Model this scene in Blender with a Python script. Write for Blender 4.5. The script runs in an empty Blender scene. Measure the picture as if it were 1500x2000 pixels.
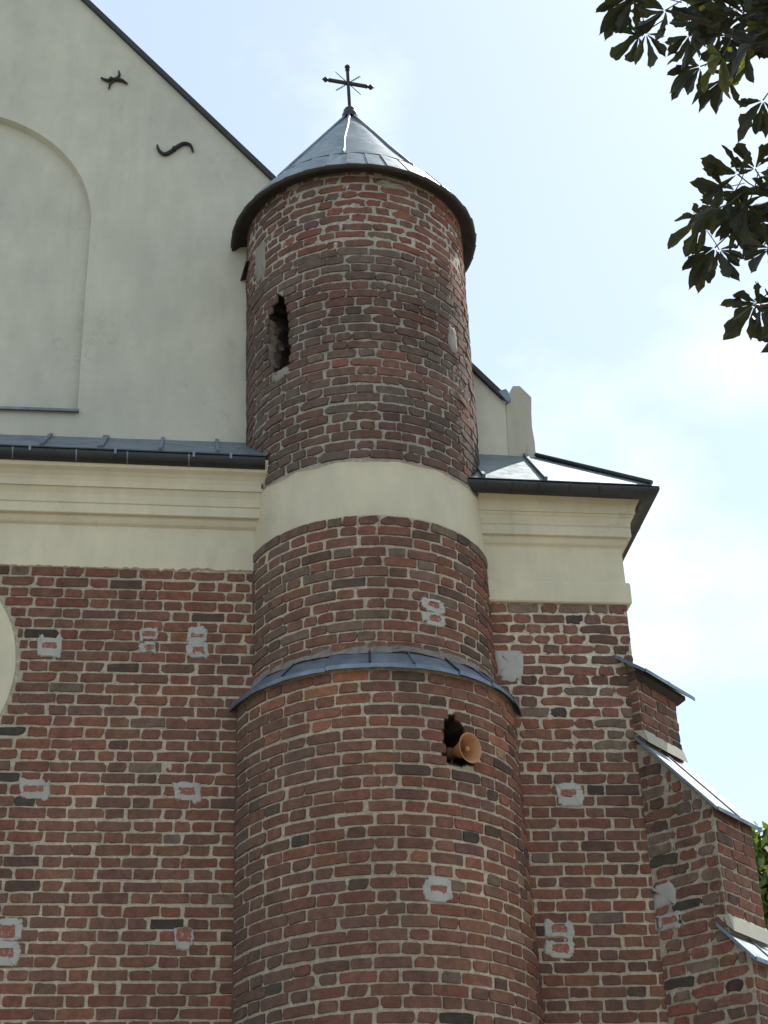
import bpy, math, random
import numpy as np
from mathutils import Vector, Matrix

SC = bpy.context.scene
COL = SC.collection
random.seed(7)
RNG = np.random.default_rng(11)

# ------------------------------------------------------------------ camera
# wall plane y = 0, +x right along the facade, z up.  f = 3200 px for a 1500 x 2000 frame
F = 3200.0
CAM = np.array([0.0, -12.1, 1.6])
_u = np.array([-210., -5600., 3200.]); _u /= np.linalg.norm(_u)
_r = np.array([27500., 797., 3200.]); _r -= _u * (_r @ _u); _r /= np.linalg.norm(_r)
ROT = np.array([_r, np.cross(_u, _r), _u])          # camera (x right, y down, z forward) -> world

cd = bpy.data.cameras.new('camera')
cam = bpy.data.objects.new('camera', cd); COL.objects.link(cam)
cd.sensor_fit = 'VERTICAL'; cd.sensor_height = 24.0; cd.lens = F / 2000.0 * 24.0
cd.clip_start = 0.1; cd.clip_end = 2000
cx, cy, cz = ROT @ np.array([1, 0, 0]), ROT @ np.array([0, -1, 0]), ROT @ np.array([0, 0, -1])
cam.matrix_world = Matrix(((cx[0], cy[0], cz[0], CAM[0]), (cx[1], cy[1], cz[1], CAM[1]), (cx[2], cy[2], cz[2], CAM[2]), (0, 0, 0, 1)))
SC.camera = cam

# ------------------------------------------------------------------ sky, sun, exposure
SUN_EL, SUN_AZ = math.radians(54), math.radians(45)       # azimuth measured from +x towards +y (behind the wall)
w = bpy.data.worlds.new('World'); SC.world = w; w.use_nodes = True
nt = w.node_tree; nt.nodes.clear()
sky = nt.nodes.new('ShaderNodeTexSky'); sky.sky_type = 'NISHITA'; sky.sun_disc = False
sky.sun_elevation = SUN_EL; sky.sun_rotation = math.pi / 2 - SUN_AZ
sky.air_density = 1.0; sky.dust_density = 0.5; sky.ozone_density = 1.0
bg = nt.nodes.new('ShaderNodeBackground'); bg.inputs['Strength'].default_value = 0.144
tc = nt.nodes.new('ShaderNodeTexCoord')
mp = nt.nodes.new('ShaderNodeMapping'); mp.inputs['Scale'].default_value = (1.0, 1.0, 1.7); mp.inputs['Location'].default_value = (-1.67, 0.22, -1.42)
nz = nt.nodes.new('ShaderNodeTexNoise'); nz.inputs['Scale'].default_value = 2.6; nz.inputs['Detail'].default_value = 7; nz.inputs['Roughness'].default_value = 0.55
rp = nt.nodes.new('ShaderNodeValToRGB'); rp.color_ramp.elements[0].position = 0.50; rp.color_ramp.elements[1].position = 0.70
rp.color_ramp.elements[0].color = (0.30, 0.30, 0.30, 1); rp.color_ramp.elements[1].color = (0.85, 0.85, 0.85, 1)
mx = nt.nodes.new('ShaderNodeMixRGB'); mx.inputs['Color2'].default_value = (7.3, 7.6, 7.7, 1)
out = nt.nodes.new('ShaderNodeOutputWorld')
L = nt.links.new
L(tc.outputs['Generated'], mp.inputs['Vector']); L(mp.outputs['Vector'], nz.inputs['Vector']); L(nz.outputs['Fac'], rp.inputs['Fac'])
L(rp.outputs['Color'], mx.inputs['Fac']); L(sky.outputs['Color'], mx.inputs['Color1']); tn = nt.nodes.new('ShaderNodeMixRGB'); tn.blend_type = 'MULTIPLY'; tn.inputs['Fac'].default_value = 1.0; tn.inputs['Color2'].default_value = (0.985, 1.025, 0.985, 1)
L(mx.outputs['Color'], tn.inputs['Color1']); L(tn.outputs['Color'], bg.inputs['Color']); L(bg.outputs['Background'], out.inputs['Surface'])

sl = bpy.data.lights.new('sun', 'SUN'); sl.energy = 4.9; sl.angle = math.radians(0.53); sl.color = (1.0, 0.95, 0.87)
sun = bpy.data.objects.new('sun', sl); COL.objects.link(sun); sun.location = (20, 30, 40)
sdir = Vector((math.cos(SUN_AZ) * math.cos(SUN_EL), math.sin(SUN_AZ) * math.cos(SUN_EL), math.sin(SUN_EL)))
sun.rotation_euler = sdir.to_track_quat('Z', 'Y').to_euler()

vs = SC.view_settings
vs.view_transform = 'Standard'; vs.look = 'None'; vs.gamma = 1.0; vs.use_curve_mapping = False
vs.exposure = 0.40

# ------------------------------------------------------------------ pixel helpers (photo pixels -> directions)
def ray(px, py):
    d = ROT @ np.array([px - 750., py - 1000., F]); return d / np.linalg.norm(d)
def on_y(px, py, Y):
    d = ray(px, py); return CAM + d * ((Y - CAM[1]) / d[1])
def proj(p):
    c = ROT.T @ (np.asarray(p, float) - CAM)
    return 750 + F * c[0] / c[2], 1000 + F * c[1] / c[2]

# ------------------------------------------------------------------ numpy noise
def _hash(i, j, k, s):
    n = (i * 374761393 + j * 668265263 + k * 2147483647 + s * 974634541) & 0xFFFFFFFF
    n = ((n ^ (n >> 13)) * 1274126177) & 0xFFFFFFFF
    n = ((n ^ (n >> 16)) * 2246822519) & 0xFFFFFFFF
    return ((n ^ (n >> 15)) & 0xFFFFFF) / float(0xFFFFFF)
def vnoise(p, s=0):
    p = np.asarray(p, float); i = np.floor(p).astype(np.int64); f = p - i; f = f * f * (3 - 2 * f)
    r = 0
    for a in (0, 1):
        for b in (0, 1):
            for c in (0, 1):
                h = _hash(i[..., 0] + a, i[..., 1] + b, i[..., 2] + c, s)
                r = r + h * (f[..., 0] if a else 1 - f[..., 0]) * (f[..., 1] if b else 1 - f[..., 1]) * (f[..., 2] if c else 1 - f[..., 2])
    return r * 2 - 1
def fbm(p, octs=3, s=0):
    p = np.asarray(p, float); r = 0; a = 1.0
    for o in range(octs):
        r = r + a * vnoise(p * 2 ** o + 17.3 * o, s + o); a *= 0.5
    return r

# ------------------------------------------------------------------ materials
def mat(name, rough=0.85, metal=0.0):
    m = bpy.data.materials.new(name); m.use_nodes = True
    n = m.node_tree.nodes; b = n['Principled BSDF']
    b.inputs['Roughness'].default_value = rough; b.inputs['Metallic'].default_value = metal
    return m, m.node_tree, b
def node(t, kind, **kw):
    n = t.nodes.new(kind)
    for k, v in kw.items():
        if k in n.inputs: n.inputs[k].default_value = v
        else: setattr(n, k, v)
    return n
def noise(t, scale, detail=4, rough=0.55, vec=None):
    n = node(t, 'ShaderNodeTexNoise'); n.inputs['Scale'].default_value = scale; n.inputs['Detail'].default_value = detail; n.inputs['Roughness'].default_value = rough
    if vec is not None: t.links.new(vec, n.inputs['Vector'])
    return n.outputs['Fac']
def ramp(t, fac, p0, p1, c0=(0, 0, 0, 1), c1=(1, 1, 1, 1)):
    n = node(t, 'ShaderNodeValToRGB'); e = n.color_ramp.elements
    e[0].position, e[1].position = p0, p1; e[0].color, e[1].color = c0, c1
    t.links.new(fac, n.inputs['Fac']); return n.outputs['Color']
def mix(t, fac, a, b, mode='MIX'):
    n = node(t, 'ShaderNodeMixRGB'); n.blend_type = mode
    for key, v in (('Fac', fac), ('Color1', a), ('Color2', b)):
        if isinstance(v, (int, float)): n.inputs[key].default_value = v if key == 'Fac' else (v, v, v, 1)
        elif isinstance(v, tuple): n.inputs[key].default_value = v
        else: t.links.new(v, n.inputs[key])
    return n.outputs['Color']
def bump(t, b, h, strength, dist):
    n = node(t, 'ShaderNodeBump'); n.inputs['Strength'].default_value = strength; n.inputs['Distance'].default_value = dist
    t.links.new(h, n.inputs['Height']); t.links.new(n.outputs['Normal'], b.inputs['Normal'])
def pos(t, sc=(1, 1, 1)):
    g = node(t, 'ShaderNodeNewGeometry'); m = node(t, 'ShaderNodeMapping'); m.inputs['Scale'].default_value = sc
    t.links.new(g.outputs['Position'], m.inputs['Vector']); return m.outputs['Vector']

def brick_material(name, per_object):
    m, t, b = mat(name, 0.92)
    P = pos(t)
    if per_object:
        src = node(t, 'ShaderNodeObjectInfo').outputs['Color']
    else:
        a = node(t, 'ShaderNodeAttribute'); a.attribute_name = 'tint'; src = a.outputs['Color']
    var = ramp(t, noise(t, 14, 5, 0.65, P), 0.3, 0.72, (0.70, 0.69, 0.69, 1), (1.22, 1.19, 1.17, 1))
    c = mix(t, 1.0, src, var, 'MULTIPLY')
    fine = ramp(t, noise(t, 75, 4, 0.7, P), 0.32, 0.7, (0.7, 0.7, 0.7, 1), (1.2, 1.2, 1.2, 1))
    c = mix(t, 0.85, c, fine, 'MULTIPLY')
    soot = ramp(t, noise(t, 9, 5, 0.7, P), 0.60, 0.74)                 # dark kiln spots and soot
    c = mix(t, mix(t, 1.0, soot, 0.42, 'MULTIPLY'), c, (0.026, 0.021, 0.021, 1))
    grey = ramp(t, noise(t, 1.3, 4, 0.6, P), 0.52, 0.70)               # broad grey lichen bloom
    c = mix(t, mix(t, 1.0, grey, 0.35, 'MULTIPLY'), c, (0.10, 0.09, 0.082, 1))
    lime = ramp(t, noise(t, 30, 6, 0.75, P), 0.66, 0.74)               # lime smears
    c = mix(t, mix(t, 1.0, lime, 0.40, 'MULTIPLY'), c, (0.33, 0.29, 0.25, 1))
    st = ramp(t, noise(t, 0.8, 5, 0.62, pos(t, (1, 1, .45))), 0.34, 0.66, (0.76, 0.76, 0.77, 1), (1.12, 1.11, 1.10, 1)); c = mix(t, 1.0, c, st, 'MULTIPLY')
    t.links.new(c, b.inputs['Base Color'])
    b.inputs['Specular IOR Level'].default_value = 0.2
    bump(t, b, noise(t, 55, 6, 0.7, P), 0.75, 0.012)
    return m
M_BRICK = brick_material('fired_brick', True)
M_BRICKS = brick_material('fired_brick_mass', False)

def mortar_material():
    m, t, b = mat('lime_mortar', 0.95)
    P = pos(t); a = node(t, 'ShaderNodeAttribute'); a.attribute_name = 'tint'
    v = ramp(t, noise(t, 22, 6, 0.75, P), 0.28, 0.72, (0.55, 0.54, 0.53, 1), (1.3, 1.28, 1.24, 1))
    c = mix(t, 1.0, a.outputs['Color'], v, 'MULTIPLY')
    g = ramp(t, noise(t, 120, 3, 0.7, P), 0.34, 0.66, (0.72, 0.72, 0.72, 1), (1.2, 1.2, 1.2, 1))
    c = mix(t, 0.9, c, g, 'MULTIPLY')
    d = ramp(t, noise(t, 7, 5, 0.7, P), 0.62, 0.74)
    c = mix(t, mix(t, 1.0, d, 0.6, 'MULTIPLY'), c, (0.06, 0.05, 0.045, 1))
    st = ramp(t, noise(t, 0.8, 5, 0.62, pos(t, (1, 1, .45))), 0.34, 0.66, (0.72, 0.72, 0.73, 1), (1.12, 1.11, 1.10, 1)); c = mix(t, 1.0, c, st, 'MULTIPLY')
    t.links.new(c, b.inputs['Base Color']); b.inputs['Specular IOR Level'].default_value = 0.15
    bump(t, b, noise(t, 90, 6, 0.75, P), 0.9, 0.012)
    return m
M_MORTAR = mortar_material()

def plaster_material(name, base, stain=0.25, specks=True):
    m, t, b = mat(name, 0.9)
    P = pos(t); PS = pos(t, (1, 1, 0.35))
    big = ramp(t, noise(t, 0.9, 5, 0.6, P), 0.3, 0.7, (0.86, 0.87, 0.88, 1), (1.07, 1.06, 1.04, 1))
    c = mix(t, 1.0, base + (1,), big, 'MULTIPLY')
    mid = ramp(t, noise(t, 6, 5, 0.6, PS), 0.3, 0.7, (0.92, 0.92, 0.92, 1), (1.05, 1.05, 1.05, 1))
    c = mix(t, 1.0, c, mid, 'MULTIPLY')
    s = ramp(t, noise(t, 3.1, 7, 0.72, PS), 0.60, 0.80)
    c = mix(t, mix(t, 1.0, s, stain, 'MULTIPLY'), c, (0.16, 0.15, 0.13, 1))
    sk_ = ramp(t, noise(t, 4.0, 6, 0.7, pos(t, (1.6, 1.6, .10))), 0.55, 0.78); c = mix(t, mix(t, 1.0, sk_, 0.10, 'MULTIPLY'), c, (0.20, 0.185, 0.16, 1))
    if specks:
        k = ramp(t, noise(t, 26, 5, 0.75, P), 0.735, 0.78); k2 = ramp(t, noise(t, 2.2, 3, 0.5, P), 0.52, 0.66)
        k = mix(t, 1.0, k, k2, 'MULTIPLY')
        c = mix(t, mix(t, 1.0, k, 0.55, 'MULTIPLY'), c, (0.12, 0.11, 0.10, 1))
    t.links.new(c, b.inputs['Base Color']); b.inputs['Specular IOR Level'].default_value = 0.2
    cr = node(t, 'ShaderNodeTexVoronoi'); cr.feature = 'DISTANCE_TO_EDGE'; cr.inputs['Scale'].default_value = 0.75
    wv = node(t, 'ShaderNodeVectorMath'); wv.operation = 'ADD'; nn = node(t, 'ShaderNodeTexNoise'); nn.inputs['Scale'].default_value = 3.0; nn.inputs['Detail'].default_value = 5; t.links.new(P, nn.inputs['Vector'])
    t.links.new(P, wv.inputs[0]); t.links.new(nn.outputs['Color'], wv.inputs[1]); t.links.new(wv.outputs[0], cr.inputs['Vector'])
    ck = ramp(t, cr.outputs['Distance'], 0.0, 0.006, (1, 1, 1, 1), (0, 0, 0, 1)); ck = mix(t, 1.0, ck, ramp(t, noise(t, 1.1, 2, 0.5, P), 0.5, 0.62), 'MULTIPLY')
    c = mix(t, mix(t, 1.0, ck, 0.28, 'MULTIPLY'), c, (0.2, 0.18, 0.15, 1)); t.links.new(c, b.inputs['Base Color'])
    h = mix(t, 0.5, noise(t, 9, 5, 0.6, P), noise(t, 140, 3, 0.6, P))
    bump(t, b, h, 0.35, 0.012)
    return m
M_PLASTER = plaster_material('cream_plaster', (0.62, 0.562, 0.440), 0.30)
M_GABLE = plaster_material('pale_gable_plaster', (0.535, 0.522, 0.455), 0.34)
M_GREY = plaster_material('weathered_plaster', (0.44, 0.425, 0.36), 0.9)
M_PATCH = plaster_material('grey_cement', (0.42, 0.405, 0.385), 0.5)

def metal_material(name, base, rough, metal=0.9):
    m, t, b = mat(name, rough, metal)
    P = pos(t)
    v = ramp(t, noise(t, 5, 6, 0.7, P), 0.3, 0.72, (0.62, 0.63, 0.66, 1), (1.2, 1.2, 1.2, 1))
    c = mix(t, 1.0, base + (1,), v, 'MULTIPLY'); t.links.new(c, b.inputs['Base Color'])
    rr = ramp(t, noise(t, 9, 5, 0.65, P), 0.3, 0.7, (rough - .1,) * 3 + (1,), (rough + .16,) * 3 + (1,))
    t.links.new(rr, b.inputs['Roughness'])
    bump(t, b, noise(t, 3.5, 4, 0.5, P), 0.25, 0.03)
    return m
M_ZINC = metal_material('zinc_sheet', (0.23, 0.275, 0.30), 0.46, 0.8)
M_ZINC2 = metal_material('dull_zinc', (0.20, 0.24, 0.29), 0.50, 0.7)
M_DARKMETAL = metal_material('dark_painted_metal', (0.030, 0.031, 0.036), 0.45, 0.2)
M_IRON = metal_material('wrought_iron', (0.022, 0.020, 0.022), 0.55, 0.3)
M_SOFFIT = metal_material('dark_board', (0.045, 0.037, 0.032), 0.8, 0.0)
M_HORN = metal_material('tan_horn_paint', (0.44, 0.215, 0.10), 0.5, 0.0)
M_HORNBACK = metal_material('dusty_horn_driver', (0.10, 0.07, 0.055), 0.6, 0.0)

def red_paint():
    m, t, b = mat('exposed_red_brick', 0.9); P = pos(t)
    c = ramp(t, noise(t, 45, 5, 0.7, P), 0.30, 0.50, (0.38, 0.31, 0.28, 1), (0.27, 0.095, 0.07, 1))
    t.links.new(c, b.inputs['Base Color']); bump(t, b, noise(t, 70, 5, 0.7, P), 0.6, 0.01); return m
M_RED = red_paint()
def ground_mat():
    m, t, b = mat('worn_grass', 0.95); P = pos(t)
    c = ramp(t, noise(t, 0.35, 6, 0.65, P), 0.40, 0.60, (0.14, 0.135, 0.08, 1), (0.30, 0.255, 0.20, 1))
    t.links.new(c, b.inputs['Base Color']); bump(t, b, noise(t, 20, 5, 0.7, P), 0.6, 0.05); return m
M_GROUND = ground_mat()
def leaf_mat(name, c0, c1, trans):
    m, t, b = mat(name, 0.55); P = pos(t)
    c = ramp(t, noise(t, 7, 4, 0.6, P), 0.35, 0.68, c0 + (1,), c1 + (1,))
    br = ramp(t, noise(t, 38, 4, 0.6, P), 0.62, 0.70)
    c = mix(t, mix(t, 1.0, br, 0.6, 'MULTIPLY'), c, (0.10, 0.055, 0.02, 1))
    t.links.new(c, b.inputs['Base Color'])
    tr = node(t, 'ShaderNodeBsdfTranslucent'); ms = node(t, 'ShaderNodeMixShader'); ms.inputs['Fac'].default_value = trans
    t.links.new(mix(t, 1.0, c, (1.2, 1.25, 0.5, 1), 'MULTIPLY'), tr.inputs['Color'])
    o = t.nodes['Material Output']
    t.links.new(b.outputs['BSDF'], ms.inputs[1]); t.links.new(tr.outputs['BSDF'], ms.inputs[2]); t.links.new(ms.outputs['Shader'], o.inputs['Surface'])
    return m
M_LEAF = leaf_mat('chestnut_leaf', (0.014, 0.017, 0.009), (0.034, 0.040, 0.013), 0.13)
M_LEAFY = leaf_mat('yellow_green_chestnut_leaf', (0.06, 0.08, 0.018), (0.16, 0.15, 0.03), 0.45)  # brighter yellow-green, more translucent leaf variant
M_LEAF2 = leaf_mat('far_leaf', (0.08, 0.13, 0.03), (0.15, 0.20, 0.05), 0.45)
def bark_mat():
    m, t, b = mat('bark', 0.95); P = pos(t, (1, 1, .25))
    c = ramp(t, noise(t, 18, 5, 0.7, P), 0.3, 0.7, (0.035, 0.027, 0.02, 1), (0.12, 0.10, 0.08, 1))
    t.links.new(c, b.inputs['Base Color']); bump(t, b, noise(t, 18, 5, 0.7, P), 0.8, 0.03); return m
M_BARK = bark_mat()

# ------------------------------------------------------------------ object helpers
def mesh_of(name, verts, faces, tint=None, smooth=False):
    me = bpy.data.meshes.new(name)
    me.from_pydata([tuple(map(float, v)) for v in verts] if not isinstance(verts, np.ndarray) else verts.tolist(), [], faces if isinstance(faces, list) else faces.tolist())
    if tint is not None:
        at = me.attributes.new('tint', 'FLOAT_COLOR', 'POINT')
        tt = np.ones((len(me.vertices), 4), np.float32); tt[:, :3] = tint
        at.data.foreach_set('color', tt.ravel())
    if smooth: me.polygons.foreach_set('use_smooth', [True] * len(me.polygons))
    me.update(); return me
def link(name, me, m, parent=None):
    o = bpy.data.objects.new(name, me); COL.objects.link(o)
    if m is not None and me is not None and not me.materials: me.materials.append(m)
    if parent is not None:
        o.parent = parent
        if parent.type == 'EMPTY': o.matrix_parent_inverse = Matrix.Translation(-Vector(parent.location))
    return o
def obj(name, verts, faces, m, parent=None, tint=None, smooth=False):
    return link(name, mesh_of(name, verts, faces, tint, smooth), m, parent)
def tag(o, label=None, cat=None, group=None, kind=None):
    if label: o['label'] = label
    if cat: o['category'] = cat
    if group: o['group'] = group
    if kind: o['kind'] = kind
    return o
def thing(name, label, cat, loc, group=None):
    o = bpy.data.objects.new(name, None); COL.objects.link(o); o.location = loc; o.empty_display_size = 0.2
    return tag(o, label, cat, group)

class MB:
    def __init__(s): s.v, s.f = [], []
    def add(s, v, f):
        k = len(s.v); s.v += [tuple(map(float, p)) for p in v]; s.f += [tuple(i + k for i in q) for q in f]; return s
    def box(s, x0, x1, y0, y1, z0, z1):
        return s.add([(x0, y0, z0), (x1, y0, z0), (x1, y1, z0), (x0, y1, z0), (x0, y0, z1), (x1, y0, z1), (x1, y1, z1), (x0, y1, z1)],
                     [(0, 3, 2, 1), (4, 5, 6, 7), (0, 1, 5, 4), (1, 2, 6, 5), (2, 3, 7, 6), (3, 0, 4, 7)])
    def slab(s, quad, t):
        """thick sheet under a quad (list of points, ccw from above)"""
        q = [Vector(p) for p in quad]; n = Vector((0, 0, 0))
        for i in range(len(q)): n += q[i].cross(q[(i + 1) % len(q)])
        n.normalize(); k = len(q)
        lo = [p - n * t for p in q]
        f = [tuple(range(k)), tuple(range(2 * k - 1, k - 1, -1))] + [(i, k + i, k + (i + 1) % k, (i + 1) % k) for i in range(k)]
        return s.add(q + lo, f)
    def tube(s, pts, rad, n=8, caps=True):
        pts = [Vector(p) for p in pts]; rad = rad if isinstance(rad, (list, tuple)) else [rad] * len(pts)
        k = []; ref = None
        for i, p in enumerate(pts):
            d = (pts[min(i + 1, len(pts) - 1)] - pts[max(i - 1, 0)]).normalized()
            if ref is None: ref = d.orthogonal().normalized()
            ref = (ref - d * ref.dot(d)).normalized(); b = d.cross(ref)
            k.append([p + (ref * math.cos(2 * math.pi * j / n) + b * math.sin(2 * math.pi * j / n)) * rad[i] for j in range(n)])
        v = [q for r in k for q in r]; f = []
        for i in range(len(pts) - 1):
            for j in range(n): f.append((i * n + j, i * n + (j + 1) % n, (i + 1) * n + (j + 1) % n, (i + 1) * n + j))
        if caps: f += [tuple(range(n - 1, -1, -1)), tuple((len(pts) - 1) * n + j for j in range(n))]
        return s.add(v, f)
    def lathe(s, prof, o, axis, n=28, close=False):
        o = Vector(o); ax = Vector(axis).normalized(); e1 = ax.orthogonal().normalized(); e2 = ax.cross(e1)
        v = [o + ax * h + (e1 * math.cos(2 * math.pi * j / n) + e2 * math.sin(2 * math.pi * j / n)) * r for (r, h) in prof for j in range(n)]
        f = [(i * n + j, i * n + (j + 1) % n, (i + 1) * n + (j + 1) % n, (i + 1) * n + j) for i in range(len(prof) - 1) for j in range(n)]
        return s.add(v, f)
    def prism(s, poly, fn, d0, d1):
        """poly of 2-d points, fn(u, v, d) -> 3-d point"""
        k = len(poly)
        v = [fn(a, b, d0) for a, b in poly] + [fn(a, b, d1) for a, b in poly]
        return s.add(v, [tuple(range(k)), tuple(range(2 * k - 1, k - 1, -1))] + [(i, k + i, k + (i + 1) % k, (i + 1) % k) for i in range(k)])
    def sweep(s, prof, frames):
        """prof: list of (out, z); frames: list of fn(out, z) -> point"""
        k = len(prof); v = [fr(a, b) for fr in frames for a, b in prof]
        f = [(i * k + j, i * k + j + 1, (i + 1) * k + j + 1, (i + 1) * k + j) for i in range(len(frames) - 1) for j in range(k - 1)]
        return s.add(v, f)
    def build(s, name, m, parent=None, smooth=False, tint=None): return obj(name, s.v, s.f, m, parent, tint, smooth)

# ------------------------------------------------------------------ bricks
NP_ = 14
def brick_template(w, h, rng, rough):
    """irregular worn slab: 14-point outline, front ring inset, back ring sunk in the mortar"""
    base = [(-.5, -.5), (-.32, -.5), (-.02, -.5), (.30, -.5), (.5, -.5), (.5, -.02), (.5, .5), (.33, .5), (.0, .5), (-.30, .5), (-.5, .5), (-.5, .06)]
    pts = []
    for i, (a, b) in enumerate(base):
        if i in (0, 4, 6, 10):                       # corners are two points each when broken, else rounded
            pass
        pts.append([a * w, b * h])
    # split two opposite corners to get 14 points
    def cut(idx, k):
        p = np.array(pts[idx]); q0 = np.array(pts[idx - 1]); q1 = np.array(pts[(idx + 1) % len(pts)])
        d0 = (q0 - p) / np.linalg.norm(q0 - p); d1 = (q1 - p) / np.linalg.norm(q1 - p)
        return [list(p + d0 * k), list(p + d1 * k)]
    ks = [0.0035 + abs(rng.normal(0, .0045)) * rough for _ in range(4)]
    if rng.random() < .25 * rough: ks[rng.integers(4)] += rng.uniform(.008, .02)
    res = []
    for i in range(12):
        if i in (0, 6): res += cut(i, ks[0 if i == 0 else 2])
        else:
            p = list(pts[i])
            if i == 4: p[0] -= ks[1] * .55; p[1] += ks[1] * .45
            if i == 10: p[0] += ks[3] * .55; p[1] -= ks[3] * .45
            res.append(p)
    o = np.array(res) + rng.normal(0, .0022 * rough, (14, 2))
    inset = o - np.sign(o) * np.minimum(np.abs(o) * .5, .0035)
    yf = rng.normal(0, .0012 * rough, 14)
    front = np.c_[inset[:, 0], -1.0 * np.ones(14) * .007 + yf, inset[:, 1]]
    back = np.c_[o[:, 0], np.full(14, .010), o[:, 1]]
    return np.vstack([front, back])
BF = [(1, 2, 11, 12), (2, 3, 10, 11), (3, 4, 9, 10), (4, 5, 8, 9), (0, 1, 12, 13), (5, 6, 7, 8)] + [(i, 14 + i, 14 + (i + 1) % 14, (i + 1) % 14) for i in range(14)]
def bend(v, R):
    a = v[:, 0] / R; r = R - v[:, 1]
    return np.c_[r * np.sin(a), R - r * np.cos(a), v[:, 2]]
SW, HW, BH = .266, .127, .0795
TPL = {}
trng = np.random.default_rng(3)
for kind, ww in (('S', SW), ('H', HW)):
    for wear in (0, 1):
        for curved in (0, 1):
            L_ = []
            for k in range(18):
                v = brick_template(ww, BH, trng, 1.0 if wear == 0 else 2.1)
                if curved: v = bend(v, 1.1)
                L_.append(v)
            TPL[kind, wear, curved] = L_
TPL_MESH = {}

PAL = {'red': (.215, .092, .070), 'brown': (.200, .098, .076), 'plum': (.172, .090, .078), 'grey': (.172, .125, .105), 'black': (.070, .057, .054), 'orange': (.30, .122, .078), 'buff': (.28, .175, .12), 'dark': (.118, .072, .064)}
def brick_col(weights):
    k = random.choices(list(weights), list(weights.values()))[0]
    c = np.array(PAL[k]); g_ = c.mean(); c = (c * .9 + g_ * .1) * np.array([1.06, 1.03, .95]) * random.uniform(.94, 1.18); c = c * np.array([random.uniform(.95, 1.06), random.uniform(.95, 1.05), random.uniform(.94, 1.06)])
    return c
W_WALL = {'red': 30, 'brown': 42, 'plum': 20, 'dark': 5, 'black': 1.5, 'grey': 2}
W_LOW = {'red': 30, 'brown': 46, 'plum': 17, 'dark': 4, 'black': 1.3, 'grey': 2, 'orange': 1}
W_MIDT = {'red': 24, 'brown': 32, 'plum': 22, 'grey': 15, 'dark': 7}
W_UP = {'red': 12, 'brown': 24, 'plum': 30, 'grey': 24, 'dark': 10}
W_TOP = {'red': 42, 'brown': 20, 'plum': 18, 'grey': 12, 'orange': 5, 'buff': 3}
W_BUT = {'red': 16, 'brown': 28, 'plum': 20, 'grey': 16, 'dark': 15, 'black': 5}

class Brick:
    __slots__ = ('c', 'ux', 'n', 'w', 'h', 'kind', 'wear', 'curved', 'col', 'tilt', 'area')
def add_brick(lst, c, ux, n, w_, h_, col, wear=0, curved=0, proud=0.0):
    b = Brick(); n = np.array(n, float); ux = np.array(ux, float)
    b.c = np.array(c, float) + n * proud; b.ux = ux; b.n = n; b.w = w_; b.h = h_
    b.kind = 'S' if w_ > .19 else 'H'; b.wear = wear; b.curved = curved; b.col = col
    b.tilt = (random.gauss(0, .014), random.gauss(0, .012), random.gauss(0, .010))
    p0 = np.array(proj(b.c)); p1 = np.array(proj(b.c + ux * w_)); p2 = np.array(proj(b.c + np.array([0, 0, h_])))
    e = p1 - p0; g = p2 - p0; a = abs(e[0] * g[1] - e[1] * g[0])
    facing = (CAM - b.c) @ n
    vis = facing > 0 and -20 < p0[0] < 1520 and -20 < p0[1] < 2020
    b.area = a if vis else 0.0
    lst.append(b)
MOD = .4385
def course(u0, u1, half, joint, sj=.007, odd=.05, gap=None):
    """one course in alternating bond on a fixed module; half: 0 or 1; gap: (a, b) left open"""
    res = []; sh = random.gauss(0, .012); k = math.floor((u0 - sh) / MOD) - 2
    while True:
        b0 = k * MOD + half * MOD / 2 + sh
        if b0 > u1: break
        j1, j2 = joint, joint; hw_ = MOD - SW - 2 * joint
        ed = [(b0, b0 + SW), (b0 + SW + joint, b0 + SW + joint + hw_)]
        r = random.random()
        if r < odd: ed = [(b0, b0 + hw_), (b0 + hw_ + joint, b0 + MOD - joint)]                       # header and stretcher swapped
        elif r < odd * 1.8: m_ = b0 + SW * .5; ed = [(b0, m_ - joint / 2), (m_ + joint / 2, b0 + SW), ed[1]]   # split stretcher
        for a, b in ed:
            a += random.gauss(0, sj * .6); b += random.gauss(0, sj * .6)
            parts = [(a, b)]
            if gap and b > gap[0] and a < gap[1]: parts = [(a, min(b, gap[0])), (max(a, gap[1]), b)]
            for p, q in parts:
                p, q = max(p, u0), min(q, u1)
                if q - p > .03: res.append(((p + q) / 2, q - p))
        k += 1
    return res
def mat_of(b):
    T = {'S': SW, 'H': HW}[b.kind]
    sx, sz = b.w / T, b.h / BH
    M = Matrix(((b.ux[0], -b.n[0], 0, b.c[0]), (b.ux[1], -b.n[1], 0, b.c[1]), (b.ux[2], -b.n[2], 1, b.c[2]), (0, 0, 0, 1)))
    R_ = Matrix.Rotation(b.tilt[0], 4, 'X') @ Matrix.Rotation(b.tilt[1], 4, 'Z') @ Matrix.Rotation(b.tilt[2], 4, 'Y')
    return M @ R_ @ Matrix.Diagonal((sx, 1, sz, 1))
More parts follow.
